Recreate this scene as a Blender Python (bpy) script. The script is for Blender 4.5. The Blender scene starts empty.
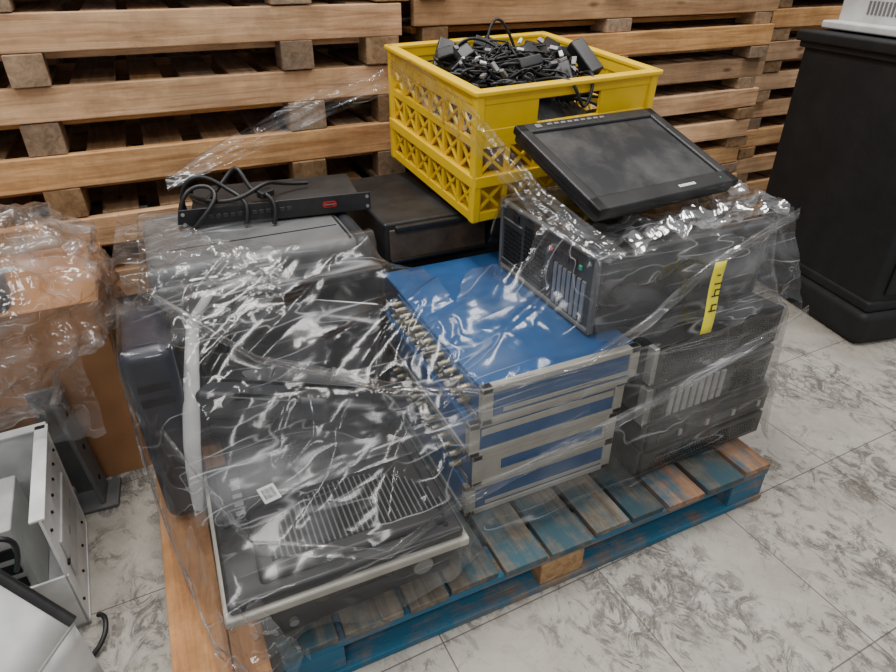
import bpy, bmesh, math, random
import numpy as np
from mathutils import Matrix, Vector, Euler, noise
random.seed(7)
D=bpy.data; COL=bpy.context.scene.collection
rad=math.radians

# ---------------------------------------------------------------- materials
def newmat(name):
    m=D.materials.new(name); m.use_nodes=True
    nt=m.node_tree; nt.nodes.clear()
    out=nt.nodes.new('ShaderNodeOutputMaterial')
    return m,nt,out
def N(nt,t,**kw):
    n=nt.nodes.new(t)
    for k,v in kw.items(): setattr(n,k,v)
    return n
def L(nt,a,b): nt.links.new(a,b)
def c4(c): return (c[0],c[1],c[2],1)
def ramp(nt,stops,fac):
    r=N(nt,'ShaderNodeValToRGB'); e=r.color_ramp.elements
    e[0].position=stops[0][0]; e[0].color=c4(stops[0][1])
    e[1].position=stops[-1][0]; e[1].color=c4(stops[-1][1])
    for p,c in stops[1:-1]:
        x=e.new(p); x.color=c4(c)
    L(nt,fac,r.inputs['Fac']); return r
def M(name,col,rough=.5,metal=0,var=.15,ns=14,bump=.0,bs=60,coat=0,spec=.5,dust=0):
    m,nt,out=newmat(name)
    p=N(nt,'ShaderNodeBsdfPrincipled'); p.inputs['Roughness'].default_value=rough
    p.inputs['Metallic'].default_value=metal; p.inputs['Coat Weight'].default_value=coat
    p.inputs['Specular IOR Level'].default_value=spec
    tc=N(nt,'ShaderNodeTexCoord')
    nz=N(nt,'ShaderNodeTexNoise'); nz.inputs['Scale'].default_value=ns; nz.inputs['Detail'].default_value=6
    L(nt,tc.outputs['Object'],nz.inputs['Vector'])
    lo=[max(0,c*(1-var)) for c in col]; hi=[min(1,c*(1+var)) for c in col]
    r=ramp(nt,[(.3,lo),(.7,hi)],nz.outputs['Fac'])
    last=r.outputs['Color']
    if dust>0:
        n2=N(nt,'ShaderNodeTexNoise'); n2.inputs['Scale'].default_value=5; n2.inputs['Detail'].default_value=9
        n2.inputs['Roughness'].default_value=.7
        L(nt,tc.outputs['Object'],n2.inputs['Vector'])
        r2=ramp(nt,[(.45,(0,0,0)),(.75,(dust,)*3)],n2.outputs['Fac'])
        mx=N(nt,'ShaderNodeMixRGB'); L(nt,r2.outputs['Color'],mx.inputs['Fac'])
        L(nt,last,mx.inputs['Color1']); mx.inputs['Color2'].default_value=(.35,.33,.3,1)
        last=mx.outputs['Color']
    L(nt,last,p.inputs['Base Color'])
    if bump>0:
        nb=N(nt,'ShaderNodeTexNoise'); nb.inputs['Scale'].default_value=bs; nb.inputs['Detail'].default_value=3
        L(nt,tc.outputs['Object'],nb.inputs['Vector'])
        b=N(nt,'ShaderNodeBump'); b.inputs['Strength'].default_value=bump; b.inputs['Distance'].default_value=.003
        L(nt,nb.outputs['Fac'],b.inputs['Height']); L(nt,b.outputs['Normal'],p.inputs['Normal'])
    L(nt,p.outputs['BSDF'],out.inputs['Surface'])
    return m
def wood(name,c1,c2,axis='x',paint=None,pamt=.5,vlo=.7,vhi=1.2,grime=.0,slo=1,shi=1):
    m,nt,out=newmat(name)
    p=N(nt,'ShaderNodeBsdfPrincipled'); p.inputs['Roughness'].default_value=.8; p.inputs['Specular IOR Level'].default_value=.3
    tc=N(nt,'ShaderNodeTexCoord'); ge=N(nt,'ShaderNodeNewGeometry')
    mu=N(nt,'ShaderNodeMath',operation='MULTIPLY'); mu.inputs[1].default_value=37.
    L(nt,ge.outputs['Random Per Island'],mu.inputs[0])
    ad=N(nt,'ShaderNodeVectorMath',operation='ADD')
    L(nt,tc.outputs['Object'],ad.inputs[0]); L(nt,mu.outputs[0],ad.inputs[1])
    mp=N(nt,'ShaderNodeMapping'); L(nt,ad.outputs[0],mp.inputs['Vector'])
    sc={'x':(.7,11,11),'y':(11,.7,11),'z':(11,11,.7)}[axis]
    mp.inputs['Scale'].default_value=sc
    nz=N(nt,'ShaderNodeTexNoise'); nz.inputs['Scale'].default_value=4; nz.inputs['Detail'].default_value=8; nz.inputs['Distortion'].default_value=.8; nz.inputs['Roughness'].default_value=.6
    L(nt,mp.outputs[0],nz.inputs['Vector'])
    r=ramp(nt,[(.3,c1),(.5,[(a+b)/2 for a,b in zip(c1,c2)]),(.72,c2)],nz.outputs['Fac'])
    mk=N(nt,'ShaderNodeMapping'); L(nt,ad.outputs[0],mk.inputs['Vector'])
    mk.inputs['Scale'].default_value={'x':(3,9,9),'y':(9,3,9),'z':(9,9,3)}[axis]
    vo=N(nt,'ShaderNodeTexVoronoi'); vo.inputs['Scale'].default_value=1.1; L(nt,mk.outputs[0],vo.inputs['Vector'])
    rk=ramp(nt,[(.05,(.22,.15,.1)),(.13,(1,1,1))],vo.outputs['Distance'])
    mm=N(nt,'ShaderNodeMixRGB',blend_type='MULTIPLY'); mm.inputs['Fac'].default_value=.8
    L(nt,r.outputs['Color'],mm.inputs['Color1']); L(nt,rk.outputs['Color'],mm.inputs['Color2'])
    last=mm.outputs['Color']
    if grime>0:
        ng=N(nt,'ShaderNodeTexNoise'); ng.inputs['Scale'].default_value=5; ng.inputs['Detail'].default_value=9; ng.inputs['Roughness'].default_value=.75
        L(nt,ad.outputs[0],ng.inputs['Vector'])
        rg=ramp(nt,[(.40,(1-grime,1-grime,1-grime)),(.60,(1,1,1))],ng.outputs['Fac'])
        mg=N(nt,'ShaderNodeMixRGB',blend_type='MULTIPLY'); mg.inputs['Fac'].default_value=1
        L(nt,last,mg.inputs['Color1']); L(nt,rg.outputs['Color'],mg.inputs['Color2']); last=mg.outputs['Color']
    if paint:
        n2=N(nt,'ShaderNodeTexNoise'); n2.inputs['Scale'].default_value=1.2; n2.inputs['Detail'].default_value=8; n2.inputs['Roughness'].default_value=.75
        L(nt,mp.outputs[0],n2.inputs['Vector'])
        n3=N(nt,'ShaderNodeTexNoise'); n3.inputs['Scale'].default_value=6; n3.inputs['Detail'].default_value=7; n3.inputs['Roughness'].default_value=.7
        L(nt,ad.outputs[0],n3.inputs['Vector'])
        a1=N(nt,'ShaderNodeMath',operation='ADD'); L(nt,n2.outputs['Fac'],a1.inputs[0]); L(nt,n3.outputs['Fac'],a1.inputs[1])
        a2=N(nt,'ShaderNodeMath',operation='MULTIPLY'); a2.inputs[1].default_value=.5; L(nt,a1.outputs[0],a2.inputs[0])
        r2=ramp(nt,[(pamt-.05,(.93,.93,.93)),(pamt+.05,(0,0,0))],a2.outputs[0])
        mx=N(nt,'ShaderNodeMixRGB'); L(nt,r2.outputs['Color'],mx.inputs['Fac']); L(nt,last,mx.inputs['Color1'])
        mx.inputs['Color2'].default_value=c4(paint); last=mx.outputs['Color']
    hs=N(nt,'ShaderNodeHueSaturation'); mr=N(nt,'ShaderNodeMapRange')
    mr.inputs['To Min'].default_value=vlo; mr.inputs['To Max'].default_value=vhi
    L(nt,ge.outputs['Random Per Island'],mr.inputs['Value']); L(nt,mr.outputs[0],hs.inputs['Value'])
    m5=N(nt,'ShaderNodeMath',operation='MULTIPLY'); m5.inputs[1].default_value=7.31; L(nt,ge.outputs['Random Per Island'],m5.inputs[0])
    m6=N(nt,'ShaderNodeMath',operation='FRACT'); L(nt,m5.outputs[0],m6.inputs[0])
    ms_=N(nt,'ShaderNodeMapRange'); ms_.inputs['To Min'].default_value=slo; ms_.inputs['To Max'].default_value=shi
    L(nt,m6.outputs[0],ms_.inputs['Value']); L(nt,ms_.outputs[0],hs.inputs['Saturation'])
    L(nt,last,hs.inputs['Color']); L(nt,hs.outputs['Color'],p.inputs['Base Color'])
    b=N(nt,'ShaderNodeBump'); b.inputs['Strength'].default_value=.6; b.inputs['Distance'].default_value=.003
    L(nt,nz.outputs['Fac'],b.inputs['Height']); L(nt,b.outputs['Normal'],p.inputs['Normal'])
    L(nt,p.outputs['BSDF'],out.inputs['Surface'])
    return m
def film(name,haze=.01,veil=.06,streak=.2,gl=1.0,sc=1.0,bd=.008,rough=.15):
    m,nt,out=newmat(name)
    tc=N(nt,'ShaderNodeTexCoord')
    def nz(rot,scl,s,det,dist):
        mp=N(nt,'ShaderNodeMapping'); L(nt,tc.outputs['Object'],mp.inputs['Vector'])
        mp.inputs['Rotation'].default_value=[rad(a) for a in rot]; mp.inputs['Scale'].default_value=[a*sc for a in scl]
        n=N(nt,'ShaderNodeTexNoise'); n.inputs['Scale'].default_value=s; n.inputs['Detail'].default_value=det; n.inputs['Distortion'].default_value=dist
        L(nt,mp.outputs[0],n.inputs['Vector']); return n
    def ridge(n):
        s=N(nt,'ShaderNodeMath',operation='SUBTRACT'); s.inputs[1].default_value=.5; L(nt,n.outputs['Fac'],s.inputs[0])
        a=N(nt,'ShaderNodeMath',operation='ABSOLUTE'); L(nt,s.outputs[0],a.inputs[0]); return a
    def op(o,a,b,clamp=False):
        n=N(nt,'ShaderNodeMath',operation=o,use_clamp=clamp)
        for k,v in enumerate((a,b)):
            if isinstance(v,(int,float)): n.inputs[k].default_value=v
            else: L(nt,v,n.inputs[k])
        return n.outputs[0]
    n1=nz((0,12,-12),(.45,7,7),1.5,1.5,.2)
    n2=nz((25,-30,38),(.6,6,6),1.5,1.5,.25)
    n4=nz((0,0,0),(2.2,2.2,2.2),1.8,3,.6)
    r1=ridge(n1); r2=ridge(n2); r4=ridge(n4)
    s1=ramp(nt,[(0,(1,1,1)),(.008,(0,0,0))],r1.outputs[0]); s2=ramp(nt,[(0,(1,1,1)),(.009,(0,0,0))],r2.outputs[0])
    n3=nz((0,0,0),(1,1,1),3.2,2,0); n5=nz((10,20,30),(1,1,1),3.6,2,0)
    m3=ramp(nt,[(.46,(0,0,0)),(.64,(1,1,1))],n3.outputs['Fac']); m5=ramp(nt,[(.46,(0,0,0)),(.64,(1,1,1))],n5.outputs['Fac'])
    st=op('MAXIMUM',op('MULTIPLY',s1.outputs['Color'],m3.outputs['Color']),op('MULTIPLY',s2.outputs['Color'],m5.outputs['Color']))
    vl=ramp(nt,[(.42,(0,0,0)),(.75,(1,1,1))],n1.outputs['Fac'])
    vv=op('MULTIPLY',op('MULTIPLY',vl.outputs['Color'],m3.outputs['Color']),veil)
    dfac=op('ADD',op('ADD',op('MULTIPLY',st,streak),vv),haze,True)  # diffuse white paints crease highlights and soft reflections into the film, besides its milky haze
    hh=op('ADD',op('ADD',r1.outputs[0],r2.outputs[0]),op('MULTIPLY',r4.outputs[0],1.8))
    b=N(nt,'ShaderNodeBump'); b.inputs['Strength'].default_value=1.; b.inputs['Distance'].default_value=bd
    L(nt,hh,b.inputs['Height'])
    fr=N(nt,'ShaderNodeFresnel'); fr.inputs['IOR'].default_value=1.42; L(nt,b.outputs['Normal'],fr.inputs['Normal'])
    gf=op('MINIMUM',op('MULTIPLY',fr.outputs[0],gl),.4)
    tr=N(nt,'ShaderNodeBsdfTransparent'); tr.inputs['Color'].default_value=(.985,.985,.985,1)
    g=N(nt,'ShaderNodeBsdfGlossy'); g.inputs['Roughness'].default_value=rough; L(nt,b.outputs['Normal'],g.inputs['Normal'])
    mx=N(nt,'ShaderNodeMixShader'); L(nt,gf,mx.inputs[0]); L(nt,tr.outputs[0],mx.inputs[1]); L(nt,g.outputs[0],mx.inputs[2])
    df=N(nt,'ShaderNodeBsdfDiffuse'); df.inputs['Color'].default_value=(.85,.86,.88,1)
    m2=N(nt,'ShaderNodeMixShader'); L(nt,dfac,m2.inputs[0]); L(nt,mx.outputs[0],m2.inputs[1]); L(nt,df.outputs[0],m2.inputs[2])
    L(nt,m2.outputs[0],out.inputs['Surface'])
    return m

BLACK=M('black_plastic',(.009,.009,.010),.40,dust=.07)
BLACKG=M('black_gloss',(.006,.006,.007),.14,dust=.03)
BLACKM=M('black_metal',(.010,.010,.011),.5,dust=.09)
CABBLK=M('cabinet_black',(.009,.0095,.011),.62,dust=.02,bump=.2,bs=150,spec=.35)
DARK=M('dark_void',(.003,.003,.003),.9)
NAVY=M('navy_plastic',(.014,.016,.028),.4,dust=.05)
CHAR=M('charcoal_plastic',(.022,.024,.028),.45,dust=.08)
GREY=M('grey_metal',(.115,.118,.12),.55,dust=.08)
DGREY=M('dark_grey_metal',(.05,.052,.055),.5,.2,dust=.08)
MID=M('mid_grey',(.2,.2,.2),.45,.3)
SILV=M('silver_metal',(.42,.42,.41),.38,.7)
BEIGE=M('beige_panel',(.40,.38,.33),.45,.1)
BLUE=M('blue_paint',(.014,.078,.22),.38,dust=.05)
YEL=M('yellow_plastic',(.88,.56,.006),.42,dust=.03,var=.06)
WHITE=M('white_metal',(.60,.61,.60),.4,dust=.18)
LGREY=M('light_grey_plastic',(.40,.40,.39),.4,dust=.1)
STICK=M('white_label',(.8,.8,.78),.5,var=.02)
INK=M('ink',(.01,.01,.012),.6)
CARD=M('cardboard',(.34,.165,.07),.8,var=.12)
TAG=M('yellow_tag',(.9,.8,.03),.5,var=.04)
RED=M('red_plastic',(.42,.02,.02),.4)
GREENM=M('green_plastic',(.02,.35,.2),.4)
GOLD=M('brass',(.55,.47,.30),.35,.9)
CABLE=M('cable_rubber',(.008,.008,.009),.45,var=.3)
SCREEN=M('lcd_screen',(.022,.023,.026),.28,var=.1,ns=3,dust=.25)
RUST=M('rusty_brown',(.07,.04,.02),.7,dust=.2,var=.5)
WX=wood('pine_x',(.38,.185,.075),(.78,.48,.245),'x',vlo=.62,vhi=1.22,grime=.28,slo=.88,shi=1.15)
WY=wood('pine_y',(.28,.155,.075),(.58,.37,.20),'y',grime=.3,slo=.8,shi=1.1)
WZ=wood('pine_end',(.28,.165,.085),(.58,.38,.21),'y',vlo=.55,vhi=1.0,grime=.3,slo=.8,shi=1.1)
WO=wood('orange_wood',(.34,.145,.055),(.60,.31,.13),'y',vlo=.8,grime=.35)
BPY_=wood('blue_worn_y',(.09,.078,.062),(.24,.20,.155),'y',(.030,.078,.10),.49,.6,1.25,.45)
BPX_=wood('blue_worn_x',(.14,.10,.07),(.34,.25,.17),'x',(.016,.120,.21),.53,.75,1.1,.35)
FILM=film('stretch_film',.006,.08,.26,1.25)
FILM2=film('stretch_film_dense',.016,.15,.34,1.6,1.6,.015,.12)
FILM3=film('bag_film',.02,.20,.36,1.7,1.8,.018,.12)

# ---------------------------------------------------------------- builders
class G:
    def __init__(s,name,loc=(0,0,0),rot=(0,0,0)):
        s.e=D.objects.new(name,None); s.e.location=loc; s.e.rotation_euler=[rad(a) for a in rot]
        s.m=Matrix.Translation(loc)@Euler([rad(a) for a in rot]).to_matrix().to_4x4()
        s.e.empty_display_size=.1; COL.objects.link(s.e)
    def put(s,name,me,mat,bev=0,smooth=False):
        o=D.objects.new(name,me); COL.objects.link(o); o.parent=s.e
        if mat: me.materials.append(mat)
        if bev>0:
            b=o.modifiers.new('b','BEVEL'); b.width=bev; b.segments=3; b.limit_method='ANGLE'; b.angle_limit=rad(40)
            smooth=True
        if smooth:
            for p in me.polygons: p.use_smooth=True
            if bev>0:
                w=o.modifiers.new('w','WEIGHTED_NORMAL'); w.keep_sharp=False
        return o
    def boxes(s,name,lst,mat,bev=.002):
        bm=bmesh.new()
        for b in lst:
            x,y,z,sx,sy,sz=b[:6]; r=b[6:] if len(b)>6 else (0,0,0)
            mt=Matrix.Translation((x,y,z))@Euler([rad(a) for a in r]).to_matrix().to_4x4()@Matrix.Diagonal((sx,sy,sz,1))
            bmesh.ops.create_cube(bm,size=1,matrix=mt)
        me=D.meshes.new(name); bm.to_mesh(me); bm.free()
        return s.put(name,me,mat,bev)
    def cyls(s,name,lst,mat,seg=16,bev=0):
        bm=bmesh.new()
        for c in lst:
            x,y,z,r,dp,ax=c[:6]; r2=c[6] if len(c)>6 else r
            R={'z':(0,0,0),'x':(0,90,0),'y':(90,0,0)}[ax]
            mt=Matrix.Translation((x,y,z))@Euler([rad(a) for a in R]).to_matrix().to_4x4()
            bmesh.ops.create_cone(bm,cap_ends=True,segments=seg,radius1=r,radius2=r2,depth=dp,matrix=mt)
        me=D.meshes.new(name); bm.to_mesh(me); bm.free()
        return s.put(name,me,mat,bev)
    def tubes(s,name,spl,r,mat):
        cu=D.curves.new(name,'CURVE'); cu.dimensions='3D'; cu.bevel_depth=r; cu.bevel_resolution=3; cu.resolution_u=6
        for pts in spl:
            sp=cu.splines.new('NURBS'); sp.points.add(len(pts)-1)
            for i,p in enumerate(pts): sp.points[i].co=(p[0],p[1],p[2],1)
            sp.use_endpoint_u=True; sp.order_u=4
        o=D.objects.new(name,cu); COL.objects.link(o); o.parent=s.e; cu.materials.append(mat); return o
    def grid(s,name,P,mat,thick=0,sub=0,world=False):
        nu=len(P); nv=len(P[0]); V=[p for row in P for p in row]
        if world:
            inv=s.m.inverted(); V=[inv@Vector(v) for v in V]
        F=[(i*nv+j,i*nv+j+1,(i+1)*nv+j+1,(i+1)*nv+j) for i in range(nu-1) for j in range(nv-1)]
        me=D.meshes.new(name); me.from_pydata([tuple(v) for v in V],[],F)
        o=s.put(name,me,mat,0,True)
        if thick: m=o.modifiers.new('s','SOLIDIFY'); m.thickness=thick; m.offset=0
        if sub: m=o.modifiers.new('u','SUBSURF'); m.levels=sub; m.render_levels=sub
        return o

# ---------------------------------------------------------------- floor
m,nt,out=newmat('vinyl_tile')
p=N(nt,'ShaderNodeBsdfPrincipled'); p.inputs['Roughness'].default_value=.7; p.inputs['Specular IOR Level'].default_value=.22
tc=N(nt,'ShaderNodeTexCoord')
mp=N(nt,'ShaderNodeMapping'); L(nt,tc.outputs['Object'],mp.inputs['Vector']); mp.inputs['Location'].default_value=(.07,.12,0); mp.inputs['Rotation'].default_value=(0,0,rad(-2))
br=N(nt,'ShaderNodeTexBrick'); br.offset=0; br.squash=1
br.inputs['Scale'].default_value=1; br.inputs['Brick Width'].default_value=.46; br.inputs['Row Height'].default_value=.46
br.inputs['Mortar Size'].default_value=.0022; br.inputs['Mortar Smooth'].default_value=.4
br.inputs['Color1'].default_value=(.43,.41,.37,1); br.inputs['Color2'].default_value=(.51,.49,.445,1); br.inputs['Mortar'].default_value=(.15,.135,.12,1)
L(nt,mp.outputs[0],br.inputs['Vector'])
def fn(s,d,r,dist=0,src=None):
    n=N(nt,'ShaderNodeTexNoise'); n.inputs['Scale'].default_value=s; n.inputs['Detail'].default_value=d; n.inputs['Roughness'].default_value=r; n.inputs['Distortion'].default_value=dist
    L(nt,src or tc.outputs['Object'],n.inputs['Vector']); return n
ms=N(nt,'ShaderNodeMapping'); L(nt,tc.outputs['Object'],ms.inputs['Vector']); ms.inputs['Scale'].default_value=(1.0,.7,1); ms.inputs['Rotation'].default_value=(0,0,rad(12))
big=fn(2.3,6,.65); med=fn(15,10,.78,1.4,ms.outputs[0]); fin=fn(90,8,.8,.3); tint=fn(1.1,5,.6)
bR=ramp(nt,[(.36,(.12,.12,.12)),(.54,(1,1,1))],big.outputs['Fac'])
mR=ramp(nt,[(.475,(0,0,0)),(.56,(1,1,1))],med.outputs['Fac'])
fR=ramp(nt,[(.32,(.3,.3,.3)),(.48,(1,1,1))],fin.outputs['Fac'])
def mul(x,y):
    n=N(nt,'ShaderNodeMath',operation='MULTIPLY'); L(nt,x,n.inputs[0])
    if isinstance(y,float): n.inputs[1].default_value=y
    else: L(nt,y,n.inputs[1])
    return n.outputs[0]
def mxm(x,y):
    n=N(nt,'ShaderNodeMath',operation='MAXIMUM'); L(nt,x,n.inputs[0]); L(nt,y,n.inputs[1]); return n.outputs[0]
a2=mul(mul(bR.outputs['Color'],mR.outputs['Color']),fR.outputs['Color'])
wv=N(nt,'ShaderNodeVectorMath',operation='MULTIPLY_ADD'); L(nt,med.outputs['Color'],wv.inputs[0]); wv.inputs[1].default_value=(.12,.12,0); L(nt,ms.outputs[0],wv.inputs[2])
vo=N(nt,'ShaderNodeTexVoronoi',feature='DISTANCE_TO_EDGE'); vo.inputs['Scale'].default_value=22; L(nt,wv.outputs[0],vo.inputs['Vector'])
cr=ramp(nt,[(0,(1,1,1)),(.17,(0,0,0))],vo.outputs['Distance'])
bC=ramp(nt,[(.47,(0,0,0)),(.58,(1,1,1))],big.outputs['Fac'])
a4=mul(mul(cr.outputs['Color'],bC.outputs['Color']),fR.outputs['Color'])
sc_=fn(5.0,10,.8,0.6); sR=ramp(nt,[(.38,(0,0,0)),(.72,(.48,.48,.48))],sc_.outputs['Fac'])
a6=mul(mxm(mxm(a2,a4),sR.outputs['Color']),.86)
tr_=ramp(nt,[(.35,(.80,.77,.72)),(.65,(1,1,1))],tint.outputs['Fac'])
mt=N(nt,'ShaderNodeMixRGB',blend_type='MULTIPLY'); mt.inputs['Fac'].default_value=1; L(nt,br.outputs['Color'],mt.inputs['Color1']); L(nt,tr_.outputs['Color'],mt.inputs['Color2'])
mD=N(nt,'ShaderNodeMixRGB'); L(nt,a6,mD.inputs['Fac']); L(nt,mt.outputs['Color'],mD.inputs['Color1']); mD.inputs['Color2'].default_value=(.075,.066,.057,1)
L(nt,mD.outputs['Color'],p.inputs['Base Color']); L(nt,p.outputs['BSDF'],out.inputs['Surface'])
FLOORM=m
def plane(name,verts,mat):
    me=D.meshes.new(name); me.from_pydata(verts,[],[(0,1,2,3)]); me.materials.append(mat)
    o=D.objects.new(name,me); COL.objects.link(o); return o
plane('floor',[(-6,-4,0),(9,-4,0),(9,5,0),(-6,5,0)],FLOORM)
WALLM=M('wall_paint',(.45,.44,.42),.8,var=.05)
plane('wall_back',[(-6,3.9,0),(9,3.9,0),(9,3.9,5),(-6,3.9,5)],WALLM)

# ---------------------------------------------------------------- pallet stacks (back)
def stack(name,x0,x1,y,beams,bh,blocks,seed,depth=1.05):
    rnd=random.Random(seed); g=G(name,(x0,y,0)); W=x1-x0
    bx=[];bl=[];dk=[]
    zprev=0
    for zc in beams:
        dy=rnd.uniform(-.02,.02); dx=rnd.uniform(-.02,.012)
        hh=bh*rnd.uniform(.93,1.0)
        for yy in (0.02,depth/2,depth-.02):
            bx.append((W/2+dx,yy+dy,zc,W-.03,.036,hh,0,rnd.uniform(-.15,.15),rnd.uniform(-.35,.35)))
        z0=zprev; z1=zc-bh/2
        if z1-z0>.02:
            for b in blocks:
                for yy in (.06,depth/2,depth-.06):
                    bl.append((b-x0+rnd.uniform(-.025,.025),yy+dy+rnd.uniform(-.012,.004),(z0+z1)/2,rnd.uniform(.10,.135),.11,z1-z0-.002,0,0,rnd.uniform(-4,4)))
        x=.06
        while x<W-.08:
            w=rnd.uniform(.09,.13)
            dk.append((x+w/2,depth/2+.02,zc+bh/2-.012,w,depth-.05,.02)); x+=w+rnd.uniform(.03,.07)
        for yy in (.14,.30,.74):
            bx.append((W/2,yy+rnd.uniform(-.03,.03),z1-.018,W-.06,.09,.02,0,0,rnd.uniform(-.6,.6)))
        zprev=zc+bh/2
    g.boxes('face_boards',bx,WX,.004); g.boxes('blocks',bl,WZ,.003); g.boxes('deck_boards',dk,WY,.002)
zc=[.19,.395,.60,.805,1.01,1.208,1.41,1.61,1.81]
stack('wooden_pallet_stack',-1.9,.895,2.30,zc,.106,[-1.8,-1.15,-.32,.51,.83],1)
zc2=[.10+.14*i for i in range(14)]
stack('wooden_pallet_stack',.915,2.76,2.31,zc2,.088,[1.0,1.85,2.68],2)
zc3=[.12+.145*i for i in range(13)]
stack('wooden_pallet_stack',2.82,4.6,2.42,zc3,.088,[2.9,3.7,4.5],3)

# ---------------------------------------------------------------- blue pallet
g=G('blue_pallet',(.71,1.44,0))
dk=[];x=-.71
rnd=random.Random(5)
while x<.70:
    w=min(rnd.uniform(.095,.14),.71-x)
    if w<.05: break
    dk.append((x+w/2,rnd.uniform(-.006,.006),.13,w,1.21,.02,0,0,rnd.uniform(-.3,.3))); x+=w+.014
dkR=[dk[-3],dk[-1]]; dkL=dk[:-3]+[dk[-2]]
g.boxes('deck_boards',dkL,BPY_,.003)
BPR=wood('blue_worn_right',(.16,.085,.05),(.38,.23,.14),'y',(.03,.10,.14),.44,.8,1.1,.3)
g.boxes('deck_boards_worn',dkR,BPR,.003)
g.boxes('stringer_boards',[(0,yy,.1085,1.42,.10,.021) for yy in (-.55,0,.55)],BPX_,.003)
g.boxes('blocks',[(xx,yy,.0595,.13,.10,.075) for xx in (-.64,0.64) for yy in (-.55,0,.55)],BPX_,.004)
g.boxes('centre_block',[(0,yy,.0595,.13,.10,.075) for yy in (-.55,0,.55)],WZ,.004)
g.boxes('bottom_boards',[(0,yy,.0115,1.42,.11,.021) for yy in (-.55,0,.55)],BPX_,.003)
g=G('wooden_pallet',(-.115,1.32,0))
g.boxes('deck_boards',[(-.035,0,.128,.115,1.18,.022),(.06,.02,.128,.07,1.16,.022)],WO,.003)
g.boxes('stringers',[(-.06,0,.066,.04,1.16,.1),(.07,0,.066,.035,1.16,.1)],WO,.003)
g.boxes('bottom_boards',[(.0,yy,.008,.19,.1,.015) for yy in (-.5,0,.5)],WX,.002)

# ---------------------------------------------------------------- blue instruments
def instrument(x0,x1,y0,y1,z0,z1,bnc=False,style=0):
    g=G('rack_test_instrument',((x0+x1)/2,(y0+y1)/2,z0)); W=x1-x0;Dp=y1-y0;H=z1-z0
    g.boxes('case',[(0,.006,H/2,W,Dp-.014,H-.003)],BLUE,.004)
    f=-Dp/2+.004
    g.boxes('front_frame',[(0,f,H-.009,W+.006,.022,.018),(0,f,.009,W+.006,.022,.018),(-W/2+.012,f,H/2,.03,.022,H),(W/2-.012,f,H/2,.03,.022,H)],BEIGE,.003)
    g.boxes('front_panel',[(0,f-.001,H/2,W-.05,.012,H-.036)],BEIGE if style==2 else BLUE,.001)
    if style==0: g.boxes('panel_strip',[(.02,f-.0085,H*.3,W-.07,.003,.012)],BEIGE,.001)
    elif style==1: g.boxes('panel_strip',[(.0,f-.0085,H*.68,W-.06,.003,.02)],BEIGE,.001)
    else: g.boxes('panel_strip',[(.02,f-.0085,H*.5,W-.12,.003,.03)],BLUE,.001)
    g.boxes('side_rails',[(-W/2-.002,0,H*.12,.008,Dp-.03,.018),(W/2+.002,0,H*.12,.008,Dp-.03,.018)],SILV,.002)
    if bnc:
        a=[];b=[]
        for r in range(2):
            for i in range(13):
                y=-Dp/2+.06+i*.037
                a.append((-W/2-.012,y,H*(.36+.34*r),.0085,.024,'x')); b.append((-W/2-.028,y,H*(.36+.34*r),.0065,.014,'x'))
        g.boxes('connector_plate',[(-W/2-.002,-.06,H*.52,.004,.52,H*.72)],BLUE,.001)
        g.cyls('bnc_connectors',a,GOLD,14); g.cyls('bnc_tips',b,SILV,12)
    return g
instrument(.545,.985,1.0,1.66,.463,.569,True,0)
instrument(.522,.968,1.015,1.65,.357,.461,False,1)
instrument(.535,.965,1.02,1.65,.250,.355,True,2)
instrument(.522,.975,1.03,1.65,.143,.248,False,0)

# ---------------------------------------------------------------- rack servers
def perf(name,W,H,mat,nx,nz,y,gobj,ox=0,oz=0,r=.0035):
    lst=[]
    for i in range(nx):
        for k in range(nz):
            lst.append((ox-W/2+(i+.5)*W/nx+(W/nx/2 if k%2 else 0)*.9,y,oz+(k+.5)*H/nz,r,.003,'y'))
    gobj.cyls(name,lst,mat,6)
g=G('rack_server',(1.235,1.29,.455),(0,0,3))
g.boxes('chassis',[(0,0,.057,.455,.6,.112)],BLACKM,.003)
g.boxes('bezel',[(0,-.303,.057,.46,.02,.114)],BLACKM,.003)
perf('bezel_vents',.42,.09,DGREY,44,10,-.3145,g,0,.012,.0026)
g.boxes('ears',[(-.235,-.30,.057,.016,.028,.11),(.235,-.30,.057,.016,.028,.11)],SILV,.003)
g=G('rack_server',(1.24,1.28,.328),(0,0,2))
g.boxes('chassis',[(0,0,.062,.45,.62,.122)],GREY,.003)
g.boxes('rear_recess',[(-.0,-.312,.062,.43,.006,.105)],DGREY,.001)
g.boxes('slot_covers',[(-.16+.026*i,-.317,.06,.017,.006,.09) for i in range(8)],LGREY,.001)
perf('rear_vents',.13,.09,DARK,14,9,-.3165,g,.13,.015,.0035)
g.boxes('ports',[(-.2,-.318,.03,.02,.008,.015),(-.2,-.318,.06,.02,.008,.015),(-.2,-.318,.09,.02,.008,.012)],INK,.001)
g.boxes('ears',[(-.238,-.3,.062,.022,.03,.115)],SILV,.003)
g=G('rack_server',(1.25,1.28,.143),(0,0,1))
g.boxes('chassis',[(0,0,.045,.47,.63,.086),(0,.0,.135,.46,.63,.088)],DGREY,.004)
g.boxes('bezel',[(0,-.32,.045,.46,.016,.078),(0,-.32,.135,.45,.016,.078)],BLACKM,.004)
perf('bezel_vents',.4,.05,DARK,40,5,-.329,g,0,.02,.003)
g.boxes('drive_bays',[(-.15+.1*i,-.33,.135,.09,.006,.03) for i in range(4)],CHAR,.002)
g.boxes('latches',[(-.15+.1*i+.03,-.335,.135,.012,.006,.02) for i in range(4)],SILV,.001)

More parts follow.
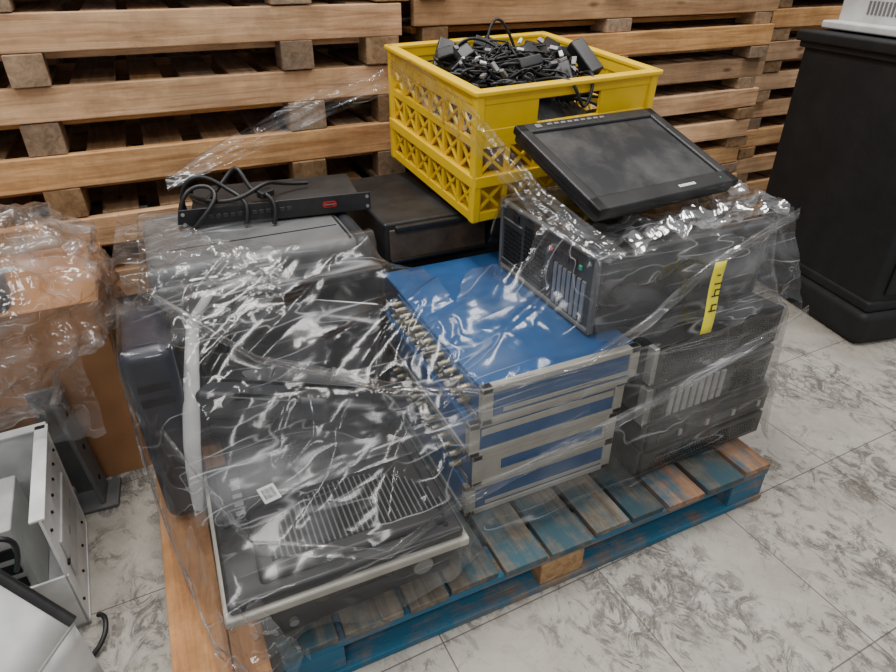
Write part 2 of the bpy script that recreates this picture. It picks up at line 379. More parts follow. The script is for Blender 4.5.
# ---------------------------------------------------------------- desktop tower lying on its side, rear panel to the left
g=G('desktop_computer_tower',(1.165,1.315,.575))
g.boxes('case',[(0.01,0,.107,.55,.47,.212)],BLACKM,.008)
g.boxes('side_panel_lip',[(0.01,-.233,.107,.52,.008,.17)],BLACK,.004)
g.boxes('front_bezel',[(.28,0,.107,.03,.475,.215)],BLACK,.012)
g.boxes('rear_panel',[(-.268,0,.107,.008,.455,.2)],DGREY,.002)
g.boxes('rear_rim',[(-.272,0,.207,.016,.47,.01),(-.272,0,.006,.016,.47,.012),(-.272,-.23,.107,.016,.012,.21),(-.272,.23,.107,.016,.012,.21)],GREY,.003)
g.boxes('expansion_slots',[(-.275,-.19+.021*i,.075,.006,.014,.115) for i in range(7)],SILV,.001)
g.boxes('slot_gaps',[(-.2735,-.1795+.021*i,.075,.005,.004,.115) for i in range(7)],DARK,0)
vh=[(-.2745,.0+.014*i,.03+.014*k,.0045,.004,'x') for i in range(8) for k in range(11)]
g.cyls('vent_holes',vh,DARK,6)
vh=[(-.2745,.125+.014*i,.04+.014*k,.0048,.004,'x') for i in range(7) for k in range(8)]
g.cyls('psu_vent_holes',vh,DARK,6)
g.boxes('psu_frame',[(-.274,.17,.16,.006,.105,.004),(-.274,.17,.032,.006,.105,.004)],MID,.001)
g.boxes('psu_socket',[(-.276,.15,.18,.008,.03,.022)],INK,.002)
g.boxes('port_cluster',[(-.277,-.02-.03*i,.165,.01,.022,.022) for i in range(5)],BLACK,.002)
g.boxes('audio_port_green',[(-.28,-.175,.165,.006,.012,.012)],GREENM,.002)
g.boxes('port_red',[(-.28,-.045,.165,.006,.02,.012)],RED,.002)

# ---------------------------------------------------------------- LCD monitor (on its back)
g=G('lcd_monitor',(1.147,1.34,.927),(20,1,7))
W,H=.515,.375
g.boxes('back_shell',[(0,0,-.012,W-.01,H-.01,.03)],BLACK,.012)
g.boxes('back_bulge',[(0,0,-.04,W*.6,H*.6,.04)],BLACK,.015)
g.boxes('bezel',[(0,-H/2+.026,.008,W,.052,.024),(0,H/2-.02,.008,W,.04,.024),(-W/2+.017,0,.008,.034,H,.024),(W/2-.017,0,.008,.034,H,.024)],BLACK,.006)
g.boxes('screen',[(0,.005,.006,W-.06,H-.08,.012)],SCREEN,.001)
g.boxes('logo',[(.04+.009*i,-H/2+.024,.0205,.006,.009,.001) for i in range(7)],STICK,0)
g.boxes('buttons',[(-.15+.024*i,H/2-.018,.021,.016,.009,.004) for i in range(9)],MID,.002)
g.boxes('power_button',[(-.19,H/2-.02,.021,.02,.016,.004)],MID,.003)
g.boxes('leds',[(.2,-H/2+.024,.0205,.004,.004,.001)],GREENM,0)
g.boxes('stand_plate',[(0,.07,-.085,.2,.16,.06)],BLACK,.012)

# ---------------------------------------------------------------- black cabinet supporting the crate (behind)
g=G('black_equipment_case',(1.0,1.945,.143))
g.boxes('body',[(0,0,.28,.86,.48,.56)],BLACKM,.01)
g.boxes('panel',[(-.25,-.245,.49,.33,.01,.10)],RUST,.004)
g.boxes('handle',[(-.25,-.256,.545,.3,.02,.02)],BLACK,.006)
g.boxes('dark_shelf',[(-.25,-.252,.438,.33,.012,.012)],BLACK,.003)

# ---------------------------------------------------------------- yellow crate
CR=(1.105,1.90,.742); CRR=(4.6,-1.2,2)
def crate():
    g=G('yellow_plastic_crate',CR,CRR)
    W,Dp,H=.60,.60,.372
    bars=[];thin=[]
    def side(cx,cy,length,ang,handle):
        c,s=math.cos(rad(ang)),math.sin(rad(ang))
        def P(u,z,su,sz,t=.012,ry=0,o=0,lst=bars):
            lst.append((cx+u*c-o*s,cy+u*s+o*c,z,su,t,sz,0,ry,ang))
        P(0,.015,length,.03,.016); P(0,.128,length+.02,.034,.034); P(0,.235,length,.026,.016)
        if handle:
            P(0,.357,length,.03,.018); P(-length*.34,.30,length*.32,.10); P(length*.34,.30,length*.32,.10); P(0,.26,length,.03,.016)
        else: P(0,.355,length,.034,.018); P(0,.325,length,.03,.012)
        n=6; cw=length/n
        for i in range(n+1):
            u=-length/2+i*cw; u=max(-length/2+.01,min(length/2-.01,u))
            P(u,H/2 if not handle else .13,.016,H-.01 if not handle else .25,.015)
        rows=[(.03,.110),(.146,.222)]+([] if handle else [(.248,.31)])
        for z0,z1 in rows:
            for i in range(n):
                u=-length/2+(i+.5)*cw; ll=math.hypot(cw-.014,z1-z0); an=math.degrees(math.atan2(z1-z0,cw-.014))
                P(u,(z0+z1)/2,ll,.009,.009,an,0,thin); P(u,(z0+z1)/2,ll,.009,.009,-an,0,thin)
    side(0,-Dp/2,W,0,True); side(0,Dp/2,W,0,True); side(-W/2,0,Dp,90,False); side(W/2,0,Dp,90,False)
    g.boxes('crate_sides',bars,YEL,.003); g.boxes('lattice',thin,YEL,.001)
    g.boxes('rim',[(0,-Dp/2-.006,H+.004,W+.04,.034,.014),(0,Dp/2+.006,H+.004,W+.04,.034,.014),(-W/2-.006,0,H+.004,.034,Dp+.04,.014),(W/2+.006,0,H+.004,.034,Dp+.04,.014)],YEL,.004)
    g.boxes('corner_posts',[(sx*W/2,sy*Dp/2,H/2,.03,.03,H) for sx in(-1,1) for sy in (-1,1)],YEL,.008)
    g.boxes('base',[(0,0,.006,W-.01,Dp-.01,.012)],YEL,.002)
crate()
g=G('cable_pile',CR,CRR)
R=random.Random(11)
P=[]
for i in range(25):
    row=[]
    for j in range(25):
        u=-.285+.57*i/24; v=-.285+.57*j/24
        z=.24+.05*max(0,1-(u*u+v*v)/.08)+.05*noise.noise(Vector((u*9,v*9,1.3)))-.06*max(0,u-.1)/.2
        row.append((u,v,z))
    P.append(row)
g.grid('pile_core',P,CABLE)
spl=[]
for k in range(110):
    cx,cy=R.uniform(-.2,.2),R.uniform(-.2,.2); r=R.uniform(.035,.12); n=R.randint(7,15); ph=R.uniform(0,6.3); pts=[]
    zb=.295+.07*(1-(cx*cx+cy*cy)/.09)+R.uniform(-.03,.03)-.03*max(0,cx)/.2
    ex=R.uniform(.4,1)
    for i in range(n):
        a=ph+i*R.uniform(.5,.95); rr=r*R.uniform(.75,1.25)
        x=max(-.28,min(.28,cx+rr*math.cos(a))); y=max(-.28,min(.28,cy+rr*ex*math.sin(a)))
        pts.append((x,y,zb+R.uniform(-.025,.035)))
    spl.append(pts)
spl.append([(-.05,-.2,.36),(-.02,-.3,.40),(0,-.335,.36),(.03,-.33,.29),(.06,-.33,.35),(.08,-.29,.41),(.1,-.2,.36)])
spl.append([(.0,.2,.36),(.03,.23,.44),(.07,.24,.47),(.1,.22,.42),(.12,.2,.36)])
spl.append([(-.2,.1,.36),(-.15,.12,.42),(-.08,.1,.44),(-.02,.05,.39),(.0,.0,.36)])
g.tubes('cables',spl[:50]+spl[-3:],.005,CABLE); g.tubes('thin_cables',spl[50:-3],.0032,CABLE)
g.boxes('power_adapters',[(R.uniform(-.22,.22),R.uniform(-.22,.22),R.uniform(.32,.39),R.uniform(.08,.13),.055,.035,R.uniform(-40,40),R.uniform(-40,40),R.uniform(0,180)) for _ in range(28)],BLACK,.006)
g.boxes('connectors',[(R.uniform(-.22,.2),R.uniform(-.22,.15),R.uniform(.37,.41),.03,.014,.01,R.uniform(-50,50),R.uniform(-50,50),R.uniform(0,180)) for _ in range(22)],MID,.002)
g.boxes('plugs',[(R.uniform(-.22,.2),R.uniform(-.22,.15),R.uniform(.37,.41),.022,.012,.008,R.uniform(-50,50),R.uniform(-50,50),R.uniform(0,180)) for _ in range(10)],STICK,.002)

# ---------------------------------------------------------------- grey printer (back left)
g=G('grey_laser_printer',(.2,1.825,.143))
g.boxes('case',[(-.015,0,.30,.56,.45,.552)],GREY,.03)
g.boxes('front_bezel',[(.275,0,.29,.05,.46,.57)],CHAR,.03)
g.boxes('lid_seam',[(.24,0,.5765,.006,.42,.002),(0,-.10,.5765,.46,.004,.002)],DARK,0)
g.boxes('front_cover',[(-.14,-.224,.40,.28,.02,.26)],GREY,.01)
g.boxes('base',[(0,0,.012,.5,.4,.02)],BLACK,.003)
g.boxes('drive_bays',[(.302,-.0,.45-.06*i,.006,.3,.04) for i in range(4)],BLACK,.003)
g=G('black_computer_tower',(.345,1.547,.143))
g.boxes('case',[(0,0,.26,.31,.085,.52)],BLACKM,.01)
g.boxes('bezel',[(0,-.044,.35,.28,.006,.3)],BLACKG,.004)
g=G('navy_computer_tower',(-.125,1.46,.143))
g.boxes('case',[(0,.02,.25,.105,.24,.5)],NAVY,.03)
g.boxes('front_bezel',[(0,-.11,.26,.112,.06,.505)],NAVY,.028)
g.boxes('side_panel',[(-.0535,.03,.25,.004,.18,.40)],CHAR,.002)
g.boxes('drive_slot',[(0,-.141,.42,.07,.004,.02),(0,-.141,.38,.07,.004,.02)],DARK,.001)

g=G('network_switch',(.30,1.93,.724),(0,0,-7))
g.boxes('chassis',[(0,0,.03,.48,.21,.052)],BLACKM,.003)
g.boxes('front_plate',[(0,-.107,.03,.55,.006,.056)],BLACK,.002)
g.boxes('ports',[(-.19+.02*i,-.111,.032,.014,.004,.012) for i in range(12)],CHAR,.001)
g.cyls('logo_badge',[(.15+dx,-.1115,.032,.009,.003,'y') for dx in(-.012,-.006,0,.006,.012)],RED,20)
g.boxes('logo_band',[(.15,-.1135,.032,.030,.001,.003)],MID,0)
g.cyls('screws',[(sx*.265,-.111,z,.005,.004,'y') for sx in(-1,1) for z in(.015,.045)],SILV,10)
g.boxes('feet',[(sx*.18,sy*.07,.002,.02,.02,.004) for sx in(-1,1) for sy in(-1,1)],BLACK,0)
g.tubes('power_cords',[
 [(-.26,-.05,.02),(-.27,-.06,.08),(-.24,-.06,.14),(-.18,-.05,.13),(-.13,-.07,.09),(-.1,-.1,.08),(-.08,-.125,.05),(-.1,-.135,.0)],
 [(-.2,-.08,.065),(-.15,-.05,.10),(-.11,-.02,.15),(-.09,-.05,.14),(-.07,-.08,.08),(-.03,-.1,.09),(0,-.13,.05),(-.02,-.14,.0)],
 [(-.24,-.02,.07),(-.2,-.1,.07),(-.1,-.12,.065),(-.02,-.07,.12),(.02,-.03,.08),(.1,.0,.07)],
 [(-.28,-.1,.0),(-.27,-.1,.1),(-.2,-.05,.12),(-.15,-.1,.09),(-.2,-.135,.05),(-.25,-.135,.0)]],.0065,CABLE)
g.boxes('plug',[(-.03,-.09,.078,.05,.025,.022,10,0,40)],BLACK,.005)

# ---------------------------------------------------------------- television face down, front left
g=G('flat_screen_television',(.185,1.08,.262),(0,0,-1))
W,Dp=.53,.45
g.boxes('front_bezel',[(0,0,.012,W,Dp,.024)],BEIGE,.006)
g.boxes('rear_shell',[(0,.0,.036,W-.02,Dp-.02,.03)],BLACK,.01)
g.boxes('rear_hump',[(.02,-.01,.055,W-.12,Dp-.1,.026)],BLACK,.012)
sl=[];rb=[]
for i in range(31):
    x=-.17+i*.0125
    top=.17*math.sqrt(max(0,1-((x-.017)/.19)**2))
    if top>.01:
        sl.append((x+.02,-.15+top/2,.0685,.0055,top,.004)); rb.append((x+.02+.006,-.15+top/2,.070,.003,top,.005))
g.boxes('vent_slots',sl,DARK,0); g.boxes('vent_ribs',rb,GREY,.0005)
g.boxes('upper_slots',[(-.1+.014*i,.13,.0685,.006,.05,.002) for i in range(16)],DARK,0)
g.boxes('port_recess',[(-.19,.08,.053,.09,.17,.008)],CHAR,.003)
g.boxes('ports',[(-.19,.02+.028*i,.058,.03,.014,.006) for i in range(5)],MID,.002)
g.boxes('barcode_label',[(-.125,.045,.0688,.04,.055,.001,0,0,12)],STICK,0)
g.boxes('barcode_bars',[(-.137+.0035*i,.043+.0008*i,.0696,.0015 if i%3 else .0025,.035,.0006,0,0,12) for i in range(8)],INK,0)
g.cyls('screws',[(-.23,-.19,.052,.006,.004,'z'),(.22,-.19,.052,.006,.004,'z'),(-.23,.19,.052,.006,.004,'z'),(.22,.19,.052,.006,.004,'z'),(.13,.1,.069,.005,.003,'z')],DARK,12)
g.boxes('stand_mount',[(.12,.10,.07,.12,.08,.012)],CHAR,.004)
g=G('stereo_receiver',(.2,1.08,.143),(0,0,1.5))
g.boxes('case',[(0,0,.058,.42,.36,.1)],BLACKM,.004)
g.boxes('faceplate',[(0,-.182,.058,.43,.008,.106)],CHAR,.003)
g.cyls('volume_knob',[(.14,-.192,.06,.024,.016,'y'),(-.16,-.19,.04,.01,.012,'y')],MID,24)
g.boxes('display',[(-.02,-.187,.075,.18,.003,.03)],BLACKG,.001)
g.boxes('feet',[(sx*.17,sy*.14,.003,.03,.03,.008) for sx in(-1,1) for sy in(-1,1)],BLACK,0)
g=G('video_recorder',(.21,1.4,.143))
g.boxes('case',[(0,0,.095,.42,.16,.188)],BLACKM,.005)
g.boxes('faceplate',[(0,-.082,.095,.42,.006,.17)],CHAR,.003)
g.boxes('slot',[(-.05,-.086,.13,.2,.004,.03)],DARK,.001)

# ---------------------------------------------------------------- printer on top
g=G('inkjet_printer',(-.045,1.37,.352),(0,4,-25))
g.boxes('base',[(.21,.13,.06,.42,.25,.12)],CHAR,.012)
g.boxes('control_bar',[(.16,-.005,.125,.32,.085,.07,-14,0,0)],CHAR,.016)
g.boxes('display',[(.17,-.022,.162,.15,.045,.004,-14,0,0),],BLACKG,.001)
g.boxes('display_rim',[(.17,-.022,.160,.165,.057,.004,-14,0,0)],DGREY,.002)
P=[]
for i in range(21):
    row=[]
    for j in range(17):
        u=i/20; v=j/16
        z=.16-.07*math.sin(math.pi*min(1,v*1.2))*(.4+.6*math.sin(math.pi*u)) + .12*max(0,v-.45)/.55
        row.append((.02+.40*u,.035+.22*v,z))
    P.append(row)
g.grid('paper_tray',P,BLACKG,.004,1)
g.boxes('tray_back',[(.22,.255,.19,.41,.014,.16,8,0,0)],BLACKG,.006)
g.boxes('side_cheek',[(.425,.14,.12,.014,.24,.14),(.012,.14,.13,.014,.24,.16)],BLACK,.006)
g.boxes('tray_guides',[(.14,.13,.115,.012,.08,.02,12,0,0),(.30,.13,.115,.012,.08,.02,12,0,0)],CHAR,.003)
path=[(.035,1.59,.65),(-.03,1.50,.62),(-.058,1.40,.555),(-.082,1.325,.485),(-.098,1.28,.42),(-.106,1.25,.36),(-.110,1.235,.30),(-.112,1.228,.25)]
P=[]
for i in range(33):
    s=i/32*(len(path)-1); k=min(int(s),len(path)-2); a=Vector(path[k]).lerp(Vector(path[k+1]),s-k)
    wd=.6+.5*math.sin(math.pi*i/32)
    P.append([tuple(a),tuple(a+Vector((.018,-.008,.004))*wd),tuple(a+Vector((.036,-.012,-.010))*wd)])
g.grid('curved_side_cover',P,LGREY,.006,1,True)

# ---------------------------------------------------------------- yellow tag on the wrap
g=G('paper_tag',(1.150,.955,.685),(-4,3,2))
P=[[(-.019,-.002*math.sin(i*.7),-.095+i*.19/10),(.0,-.003*math.sin(i*.7)-.001,-.095+i*.19/10),(.019,-.002*math.sin(i*.7),-.095+i*.19/10)] for i in range(11)]
g.grid('tag',P,TAG,.0006)
sr=[]
def seg(u0,v0,u1,v1):
    L_=math.hypot(u1-u0,v1-v0); an=math.degrees(math.atan2(-(u1-u0),(v1-v0)))
    sr.append(((v0+v1)/2,-.0052,-(u0+u1)/2,L_+.003,.001,.0036,0,-an,0))
seg(-.062,.002,-.062,-.006)
seg(-.040,-.010,-.040,.010)
for o in (-.012,.028):
    seg(o-.012,.010,o-.012,-.004); seg(o-.012,-.004,o+.004,-.004); seg(o+.004,-.011,o+.004,.011)
g.boxes('writing',sr,INK,0)

# ---------------------------------------------------------------- black pedestal cabinet right
g=G('black_pedestal_cabinet',(2.47,1.29,0),(0,0,-11))
g.boxes('base',[(.36,.40,.075,.75,.80,.15)],CABBLK,.035)
g.boxes('base_step',[(.36,.40,.17,.71,.76,.05)],CABBLK,.015)
g.boxes('body',[(.36,.40,.62,.69,.74,.90)],CABBLK,.012)
g.boxes('top',[(.36,.40,1.105,.75,.80,.04)],CABBLK,.008)
g.boxes('top_lip',[(.36,.40,1.075,.72,.77,.03)],CABBLK,.006)
g.boxes('door_panel',[(.36,.025,.62,.58,.012,.80)],CABBLK,.006)
g=G('white_printer',(2.86,1.70,1.127),(0,0,-12))
g.boxes('body',[(.05,0.12,.09,.42,.36,.17)],WHITE,.02)
g.boxes('lower_tray',[(.0,0.1,.02,.46,.4,.03)],WHITE,.008)
g.boxes('slots',[(-.162,.0+.02*i,.09,.004,.01,.05) for i in range(8)],MID,.001)
g.boxes('paper_slot',[(.05,-.062,.1,.3,.006,.03)],DARK,.002)

# ---------------------------------------------------------------- left foreground clutter
g=G('cardboard_box',(-.49,1.98,0))
W,Dp,H=.5,.44,.60
g.boxes('box_sides',[(0,-Dp/2,H/2,W,.006,H),(0,Dp/2,H/2,W,.006,H),(-W/2,0,H/2,.006,Dp,H),(W/2,0,H/2,.006,Dp,H),(0,0,.004,W,Dp,.006)],CARD,.001)
g.boxes('flaps',[(0,-Dp/4,H+.004,W,Dp/2-.002,.005,3,0,0),(0,Dp/4,H+.004,W,Dp/2-.002,.005,-3,0,0)],CARD,.001)
g=G('open_computer_case',(-.40,1.22,0),(0,0,3))
Dp=.36
g.boxes('shell',[(-.3,Dp/2,.006,.6,Dp,.012),(-.005,Dp/2,.18,.006,Dp,.36),(-.3,.003,.09,.6,.006,.18),(-.3,Dp-.003,.18,.6,.006,.36),(-.597,Dp/2,.18,.006,Dp,.36)],WHITE,.001)
g.boxes('rim',[(-.01,Dp/2,.362,.03,Dp,.006),(-.3,Dp-.003,.362,.6,.03,.006)],WHITE,.001)
g.cyls('screw_holes',[(-.0005,.03+.06*i,.30,.004,.006,'x') for i in range(6)]+[(-.0005,.03+.09*i,.06,.004,.006,'x') for i in range(4)],DARK,12)
g.boxes('slots',[(-.0005,.05+.10*i,.18,.008,.03,.006) for i in range(3)],DARK,0)
g.boxes('side_emboss',[(.0005,.18,.18,.006,.26,.12)],LGREY,.003)
g.boxes('drive_cage',[(-.17,.2,.15,.16,.2,.26)],LGREY,.004)
g.boxes('drive_slots',[(-.17,.098,.06+.05*i,.13,.006,.03) for i in range(4)],DARK,.001)
g.boxes('motherboard',[(-.4,.17,.02,.3,.3,.01)],GREENM,.001)
g.boxes('power_supply',[(-.5,.26,.08,.15,.15,.13)],SILV,.003)
g.tubes('wires',[[(-.1,.05,.2),(-.05,.02,.32),(-.1,.0,.36),(-.2,.05,.3),(-.25,.1,.2)],[(.02,.0,.02),(.05,-.03,.05),(.04,-.08,.02),(.0,-.1,.01)]],.006,CABLE)
g=G('white_computer_cover',(0,0,0))
A0=Vector((-.60,1.20,.48)); A1=Vector((-.385,1.075,.19)); E=Vector((-.32,-.34,-.12))
P=[[tuple(A0.lerp(A1,i/6)+E*(j/6)) for j in range(7)] for i in range(7)]
g.grid('panel',P,WHITE,.016)
g.tubes('black_trim',[[tuple(A0),tuple(A0.lerp(A1,.3)),tuple(A0.lerp(A1,.7)),tuple(A1)]],.014,BLACK)
g.tubes('lower_trim',[[tuple(A1),tuple(A1+E*.3),tuple(A1+E*.7),tuple(A1+E)]],.008,LGREY)
P=[[tuple(Vector((A1+E*(j/6)).lerp(Vector(((A1+E*(j/6)).x+.01,(A1+E*(j/6)).y,0.0)),i/4))) for j in range(7)] for i in range(5)]
g.grid('side_skirt',P,WHITE,.010)
g=G('steel_bracket',(-.37,1.67,0),(0,-4,-4))
g.boxes('upright',[(0,0,.20,.012,.09,.38),(-.04,.04,.20,.08,.012,.38)],GREY,.002)
g.cyls('holes',[(.006,0,.08+.12*i,.008,.004,'x') for i in range(3)],DARK,12)
g.boxes('foot',[(-.03,0,.006,.14,.12,.012)],GREY,.002)
g=G('black_waste_bin',(-.74,1.67,0))
g.boxes('body',[(-.05,-.0,.15,.34,.12,.30)],BLACK,.02)
g.boxes('rim',[(-.05,0,.305,.36,.14,.02)],BLACK,.008)
g.tubes('grey_cable',[[(.25,-.02,.02),(.24,-.02,.15),(.22,-.0,.25),(.1,-.02,.33),(.0,-.0,.35)],[(.28,-.02,.01),(.3,-.0,.15),(.2,-.04,.28),(.05,-.02,.33)]],.007,MID)
g=G('plastic_bag',(-.60,1.86,.645))
def bag(name,c,rx,ry,rz,seed,mat,amp=.16):
    bm=bmesh.new(); bmesh.ops.create_icosphere(bm,subdivisions=6,radius=1)
    for v in bm.verts:
        n=v.co.normalized()
        d=0
        for o,(f,a) in enumerate(((1.6,1),(3.5,.5),(7,.26),(13,.1))):
            d+=a*(1-2*abs(noise.noise(n*f+Vector((seed,o*3.1,0)))))
        k=1+amp*(d-.9)
        v.co=Vector((n.x*rx*k+c[0],n.y*ry*k+c[1],max(n.z,-.95)*rz*k+c[2]))
    me=D.meshes.new(name); bm.to_mesh(me); bm.free(); return g.put(name,me,mat,0,True)
bag('film_shell',(0,-.02,-.04),.39,.35,.28,3.,FILM3,.2)
g.boxes('wrapped_device',[(-.06,.0,.03,.40,.28,.11,4,3,20)],MID,.03)
g.boxes('wrapped_lid',[(-.06,.0,.10,.34,.23,.03,4,3,20)],CHAR,.012)
g.boxes('wrapped_adapter',[(.1,-.16,.03,.14,.1,.05,14,8,50)],BLACKM,.01)
g.tubes('wrapped_cord',[[(-.2,-.15,.1),(-.1,-.2,.12),(0,-.16,.14),(.1,-.2,.1),(.2,-.1,.08)]],.007,LGREY)
P=[]
for i in range(60):
    row=[]
    for j in range(30):
        u=i/59; v=j/29
        x=-.32+.64*u; y=-.35-.02*v+.03*math.sin(9*u); z=-.02-.27*v
        w=.035*noise.noise(Vector((u*9,v*2,2)))+.018*noise.noise(Vector((u*20,v*3,5)))
        row.append((x+.3*w,y+w,z+.02*math.sin(u*12)))
    P.append(row)
g.grid('hanging_film',P,FILM2)

# ---------------------------------------------------------------- stretch wrap : membrane over the load
rects=[
 (.545,.985,1.0,1.63,.571),(.515,.97,1.01,1.62,.46),(1.0,1.475,.975,1.6,.572),(1.0,1.49,.96,1.6,.33),
 (.885,1.46,1.075,1.555,.792),(-.085,.45,.855,1.305,.315),(-.05,.42,.92,1.25,.335),
 (-.1,.505,1.6,2.05,.725),(-.18,-.07,1.32,1.585,.655),(.19,.5,1.485,1.585,.667),
 (-.09,-.03,1.38,1.53,.64),(-.12,-.05,1.22,1.38,.50),
]
nx,ny=230,160
U=np.linspace(0,1,nx)[:,None]*np.ones((1,ny)); V=np.ones((nx,1))*np.linspace(0,1,ny)[None,:]
y_lin=.83+V*(2.08-.83)
xl=-.125-.075*np.clip((y_lin-.9)/.4,0,1)
X=xl+U*(1.50-xl)
s=np.clip((X-.40)/.16,0,1); s=s*s*(3-2*s)
yb=.835+.085*s+.008*np.sin(X*17)
Y=yb+V*(2.08-yb)
O=np.full((nx,ny),.15)
for a,b,c,d,z in rects:
    O=np.where((X>a-.006)&(X<b+.006)&(Y>c-.006)&(Y<d+.006),np.maximum(O,z+.006),O)
ca,sa=math.cos(rad(-25)),math.sin(rad(-25))
lx=(X+.045)*ca+(Y-1.37)*sa; ly=-(X+.045)*sa+(Y-1.37)*ca
pz=np.where(ly<.06,.535,.50+.14*np.clip((ly-.06)/.2,0,1))
O=np.where((lx>-.04)&(lx<.44)&(ly>-.06)&(ly<.27),np.maximum(O,pz),O)
Zm=O.copy()
pin=np.zeros_like(O,bool); pin[0,:]=pin[-1,:]=pin[:,0]=pin[:,-1]=True
pin|=(X>.52)&(Y>1.6)
Zm[:,0]=.148+.012*(1+np.sin(X[:,0]*23)); Zm[0,:]=.16+.02*np.sin(Y[0,:]*19); Zm[-1,:]=.15+.02*np.sin(Y[-1,:]*19)
for it in range(4500):
    A=Zm.copy()
    A[1:-1,1:-1]=.25*(Zm[2:,1:-1]+Zm[:-2,1:-1]+Zm[1:-1,2:]+Zm[1:-1,:-2])
    A=np.maximum(A,O); A[pin]=Zm[pin]; Zm=A
free=(Zm-O)
verts=[]
for i in range(nx):
    for j in range(ny):
        x,y,z=X[i,j],Y[i,j],Zm[i,j]
        am=.003+.021*min(1,free[i,j]/.06)
        q=Vector((x*1.5+y*.6,(y-.45*x)*7.,(z-.25*x)*7.))
        w=(1-2*abs(noise.noise(q)))*.7+(1-2*abs(noise.noise(q*2.1+Vector((4,1,2)))))*.3
        w=max(0,w)**3
        q2=Vector(((x+y)*1.5,(y-x)*6+9,z*7))
        w2=max(0,1-2.4*abs(noise.noise(q2)))**3
        w=.65*w+.5*w2
        verts.append((x,y-am*.6*w,z+am*w))
faces=[]
for i in range(nx-1):
    for j in range(ny-1):
        xc,yc=X[i,j],Y[i,j]
        if xc>.50 and yc>1.57+.02*math.sin(xc*30): continue
        if xc>.22+.05*math.sin(yc*25) and yc>1.62: continue
        if .60<xc<.86 and yc>1.30+.05*math.sin(xc*30): continue
        faces.append((i*ny+j,(i+1)*ny+j,(i+1)*ny+j+1,i*ny+j+1))
W=G('stretch_wrap',(0,0,0))
me=D.meshes.new('draped_film'); me.from_pydata(verts,[],faces)
o=W.put('draped_film',me,FILM,0,True)
sm=o.modifiers.new('s','SMOOTH'); sm.factor=.5; sm.iterations=2

def sheet(name,A,B,nu,nv,amp,mat,seed=0,fu=4,fv=10):
    def ev(Pl,u):
        s=u*(len(Pl)-1); i=min(int(s),len(Pl)-2); f=s-i
        return Vector(Pl[i]).lerp(Vector(Pl[i+1]),f)
    P=[]
    for i in range(nu):
        u=i/(nu-1); a=ev(A,u); b=ev(B,u); row=[]
        for j in range(nv):
            v=j/(nv-1)
            vv=v+.06*noise.noise(Vector((u*7,seed,.5))) 
            p=a.lerp(b,vv)
            w=noise.noise(Vector((u*fu+seed,v*fv,seed)))+.4*noise.noise(Vector((u*fu*2+seed,v*fv*2,seed+3)))
            p=p+Vector((.3*w*amp,w*amp,w*amp*.7))
            row.append(tuple(p))
        P.append(row)
    return W.grid(name,P,mat)
sheet('crate_to_tower_film',[(.775,2.19,1.14),(.765,1.6,1.09),(.86,1.30,.90),(.95,1.05,.80)],[(.775,2.19,1.06),(.765,1.58,.97),(.82,1.25,.83),(.87,1.04,.80)],60,24,.014,FILM2,1.,2,7)
sheet('tower_front_film',[(.86,1.05,.80),(1.1,1.045,.83),(1.3,1.05,.82),(1.49,1.06,.84)],[(.86,1.02,.60),(1.1,1.0,.58),(1.3,.98,.58),(1.50,.96,.60)],100,50,.026,FILM2,2.,7,5)
sheet('tower_top_film',[(.89,1.06,.81),(1.1,1.05,.83),(1.3,1.06,.82),(1.48,1.07,.84)],[(.88,1.3,.81),(1.1,1.2,.82),(1.3,1.2,.82),(1.47,1.5,.86)],80,34,.04,FILM2,3.,9,6)
sheet('right_flap_film',[(1.48,1.06,.83),(1.47,1.3,.86),(1.46,1.5,.88)],[(1.49,1.0,.45),(1.49,1.3,.5),(1.48,1.55,.5)],40,22,.02,FILM,4.)
sheet('server_front_film',[(.99,.955,.585),(1.2,.95,.585),(1.49,.95,.60)],[(.99,.94,.30),(1.2,.935,.28),(1.50,.935,.30)],70,40,.014,FILM,14.,4,6)
sheet('switch_film',[(.0,2.15,.80),(.2,2.21,.88),(.5,2.22,.99),(.775,2.22,1.09)],[(.0,2.10,.77),(.2,2.18,.81),(.5,2.2,.90),(.775,2.2,.98)],60,18,.018,FILM2,5.,2,6)
sheet('left_case_film',[(-.15,1.58,.745),(0.0,1.57,.755),(.12,1.57,.745),(.24,1.58,.735)],[(-.20,1.5,.40),(-.05,1.44,.60),(.08,1.44,.60),(.2,1.4,.64)],80,40,.030,FILM2,6.,6,6)
sheet('case_top_film',[(-.15,2.0,.75),(-.03,1.9,.75),(.06,1.75,.75),(.15,1.6,.74)],[(-.17,1.6,.74),(-.06,1.6,.75),(.03,1.6,.75),(.12,1.58,.74)],70,40,.024,FILM2,16.,6,6)
sheet('band_film',[(-.08,1.25,.54),(.2,1.15,.57),(.5,.985,.585),(.8,.97,.585),(1.0,.95,.60)],[(-.1,1.05,.38),(.2,1.0,.44),(.5,.955,.50),(.8,.955,.52),(1.0,.94,.50)],80,30,.009,FILM,7.,1.5,8)
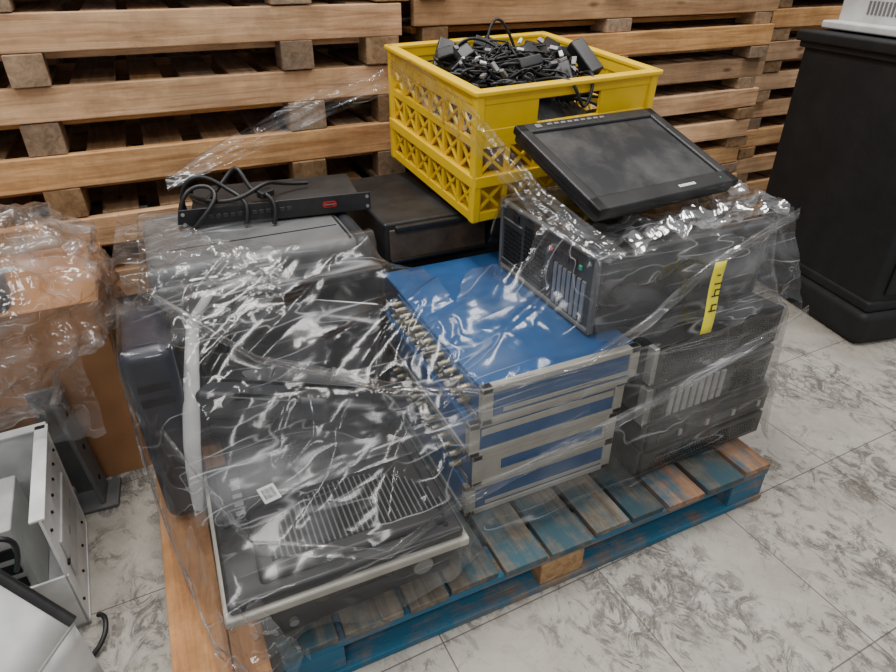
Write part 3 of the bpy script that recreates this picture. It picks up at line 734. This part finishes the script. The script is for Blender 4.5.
def ribbon(name,pts,w,amp,seed):
    sheet(name,pts,[(p[0],p[1]-.006,p[2]-w*(.5+.5*abs(math.sin(k*1.7+seed)))) for k,p in enumerate(pts)],140,14,amp,FILM3,seed,6,5)
ribbon('gathered_band_low',[(-.13,1.3,.46),(.0,.97,.37),(.25,.85,.35),(.48,.93,.34),(.7,.94,.37),(.98,.935,.44),(1.25,.93,.52),(1.49,.93,.60)],.035,.010,3.3)
ribbon('gathered_band_high',[(-.15,1.57,.75),(.1,1.27,.62),(.35,1.08,.59),(.54,.98,.592),(.8,.965,.60),(1.0,.99,.66),(1.2,1.03,.74),(1.49,1.04,.84)],.03,.010,5.1)
ribbon('gathered_band_left',[(-.205,1.55,.60),(-.19,1.3,.42),(-.14,1.0,.33),(-.11,.85,.26),(-.05,.80,.17)],.05,.014,7.7)
sheet('trailing_film',[(-.02,.84,.34),(.02,.82,.25),(.06,.80,.16)],[(-.12,.88,.30),(-.11,.82,.2),(-.1,.77,.155)],40,34,.028,FILM2,9.,5,6)

# ---------------------------------------------------------------- lights, world, camera
w=D.worlds.new('World'); bpy.context.scene.world=w; w.use_nodes=True
w.node_tree.nodes['Background'].inputs[0].default_value=(.96,.97,1,1); w.node_tree.nodes['Background'].inputs[1].default_value=.47
def area(name,loc,rot,sx,sy,e,col=(1,1,1)):
    l=D.lights.new(name,'AREA'); l.shape='RECTANGLE'; l.size=sx; l.size_y=sy; l.energy=e; l.color=col
    o=D.objects.new(name,l); o.location=loc; o.rotation_euler=[rad(a) for a in rot]; COL.objects.link(o)
area('ceiling_light',(.3,2.2,4.4),(0,0,0),.5,2.6,120,(1,.975,.94))
area('ceiling_light',(2.8,1.0,4.4),(0,0,0),.5,2.6,110,(1,.975,.94))
area('ceiling_light',(-1.6,1.6,4.4),(0,0,0),.5,2.6,90,(1,.975,.94))
area('skylight',(-.8,-1.8,4.3),(-28,-10,0),1.8,1.2,150,(1,.98,.97))
cam=D.cameras.new('camera'); co=D.objects.new('camera',cam); COL.objects.link(co)
cam.sensor_width=36; cam.lens=36*625/896; cam.clip_start=.02
co.location=(0,0,1.4); co.rotation_euler=(rad(90-31.4),0,rad(-24.7))
bpy.context.scene.camera=co
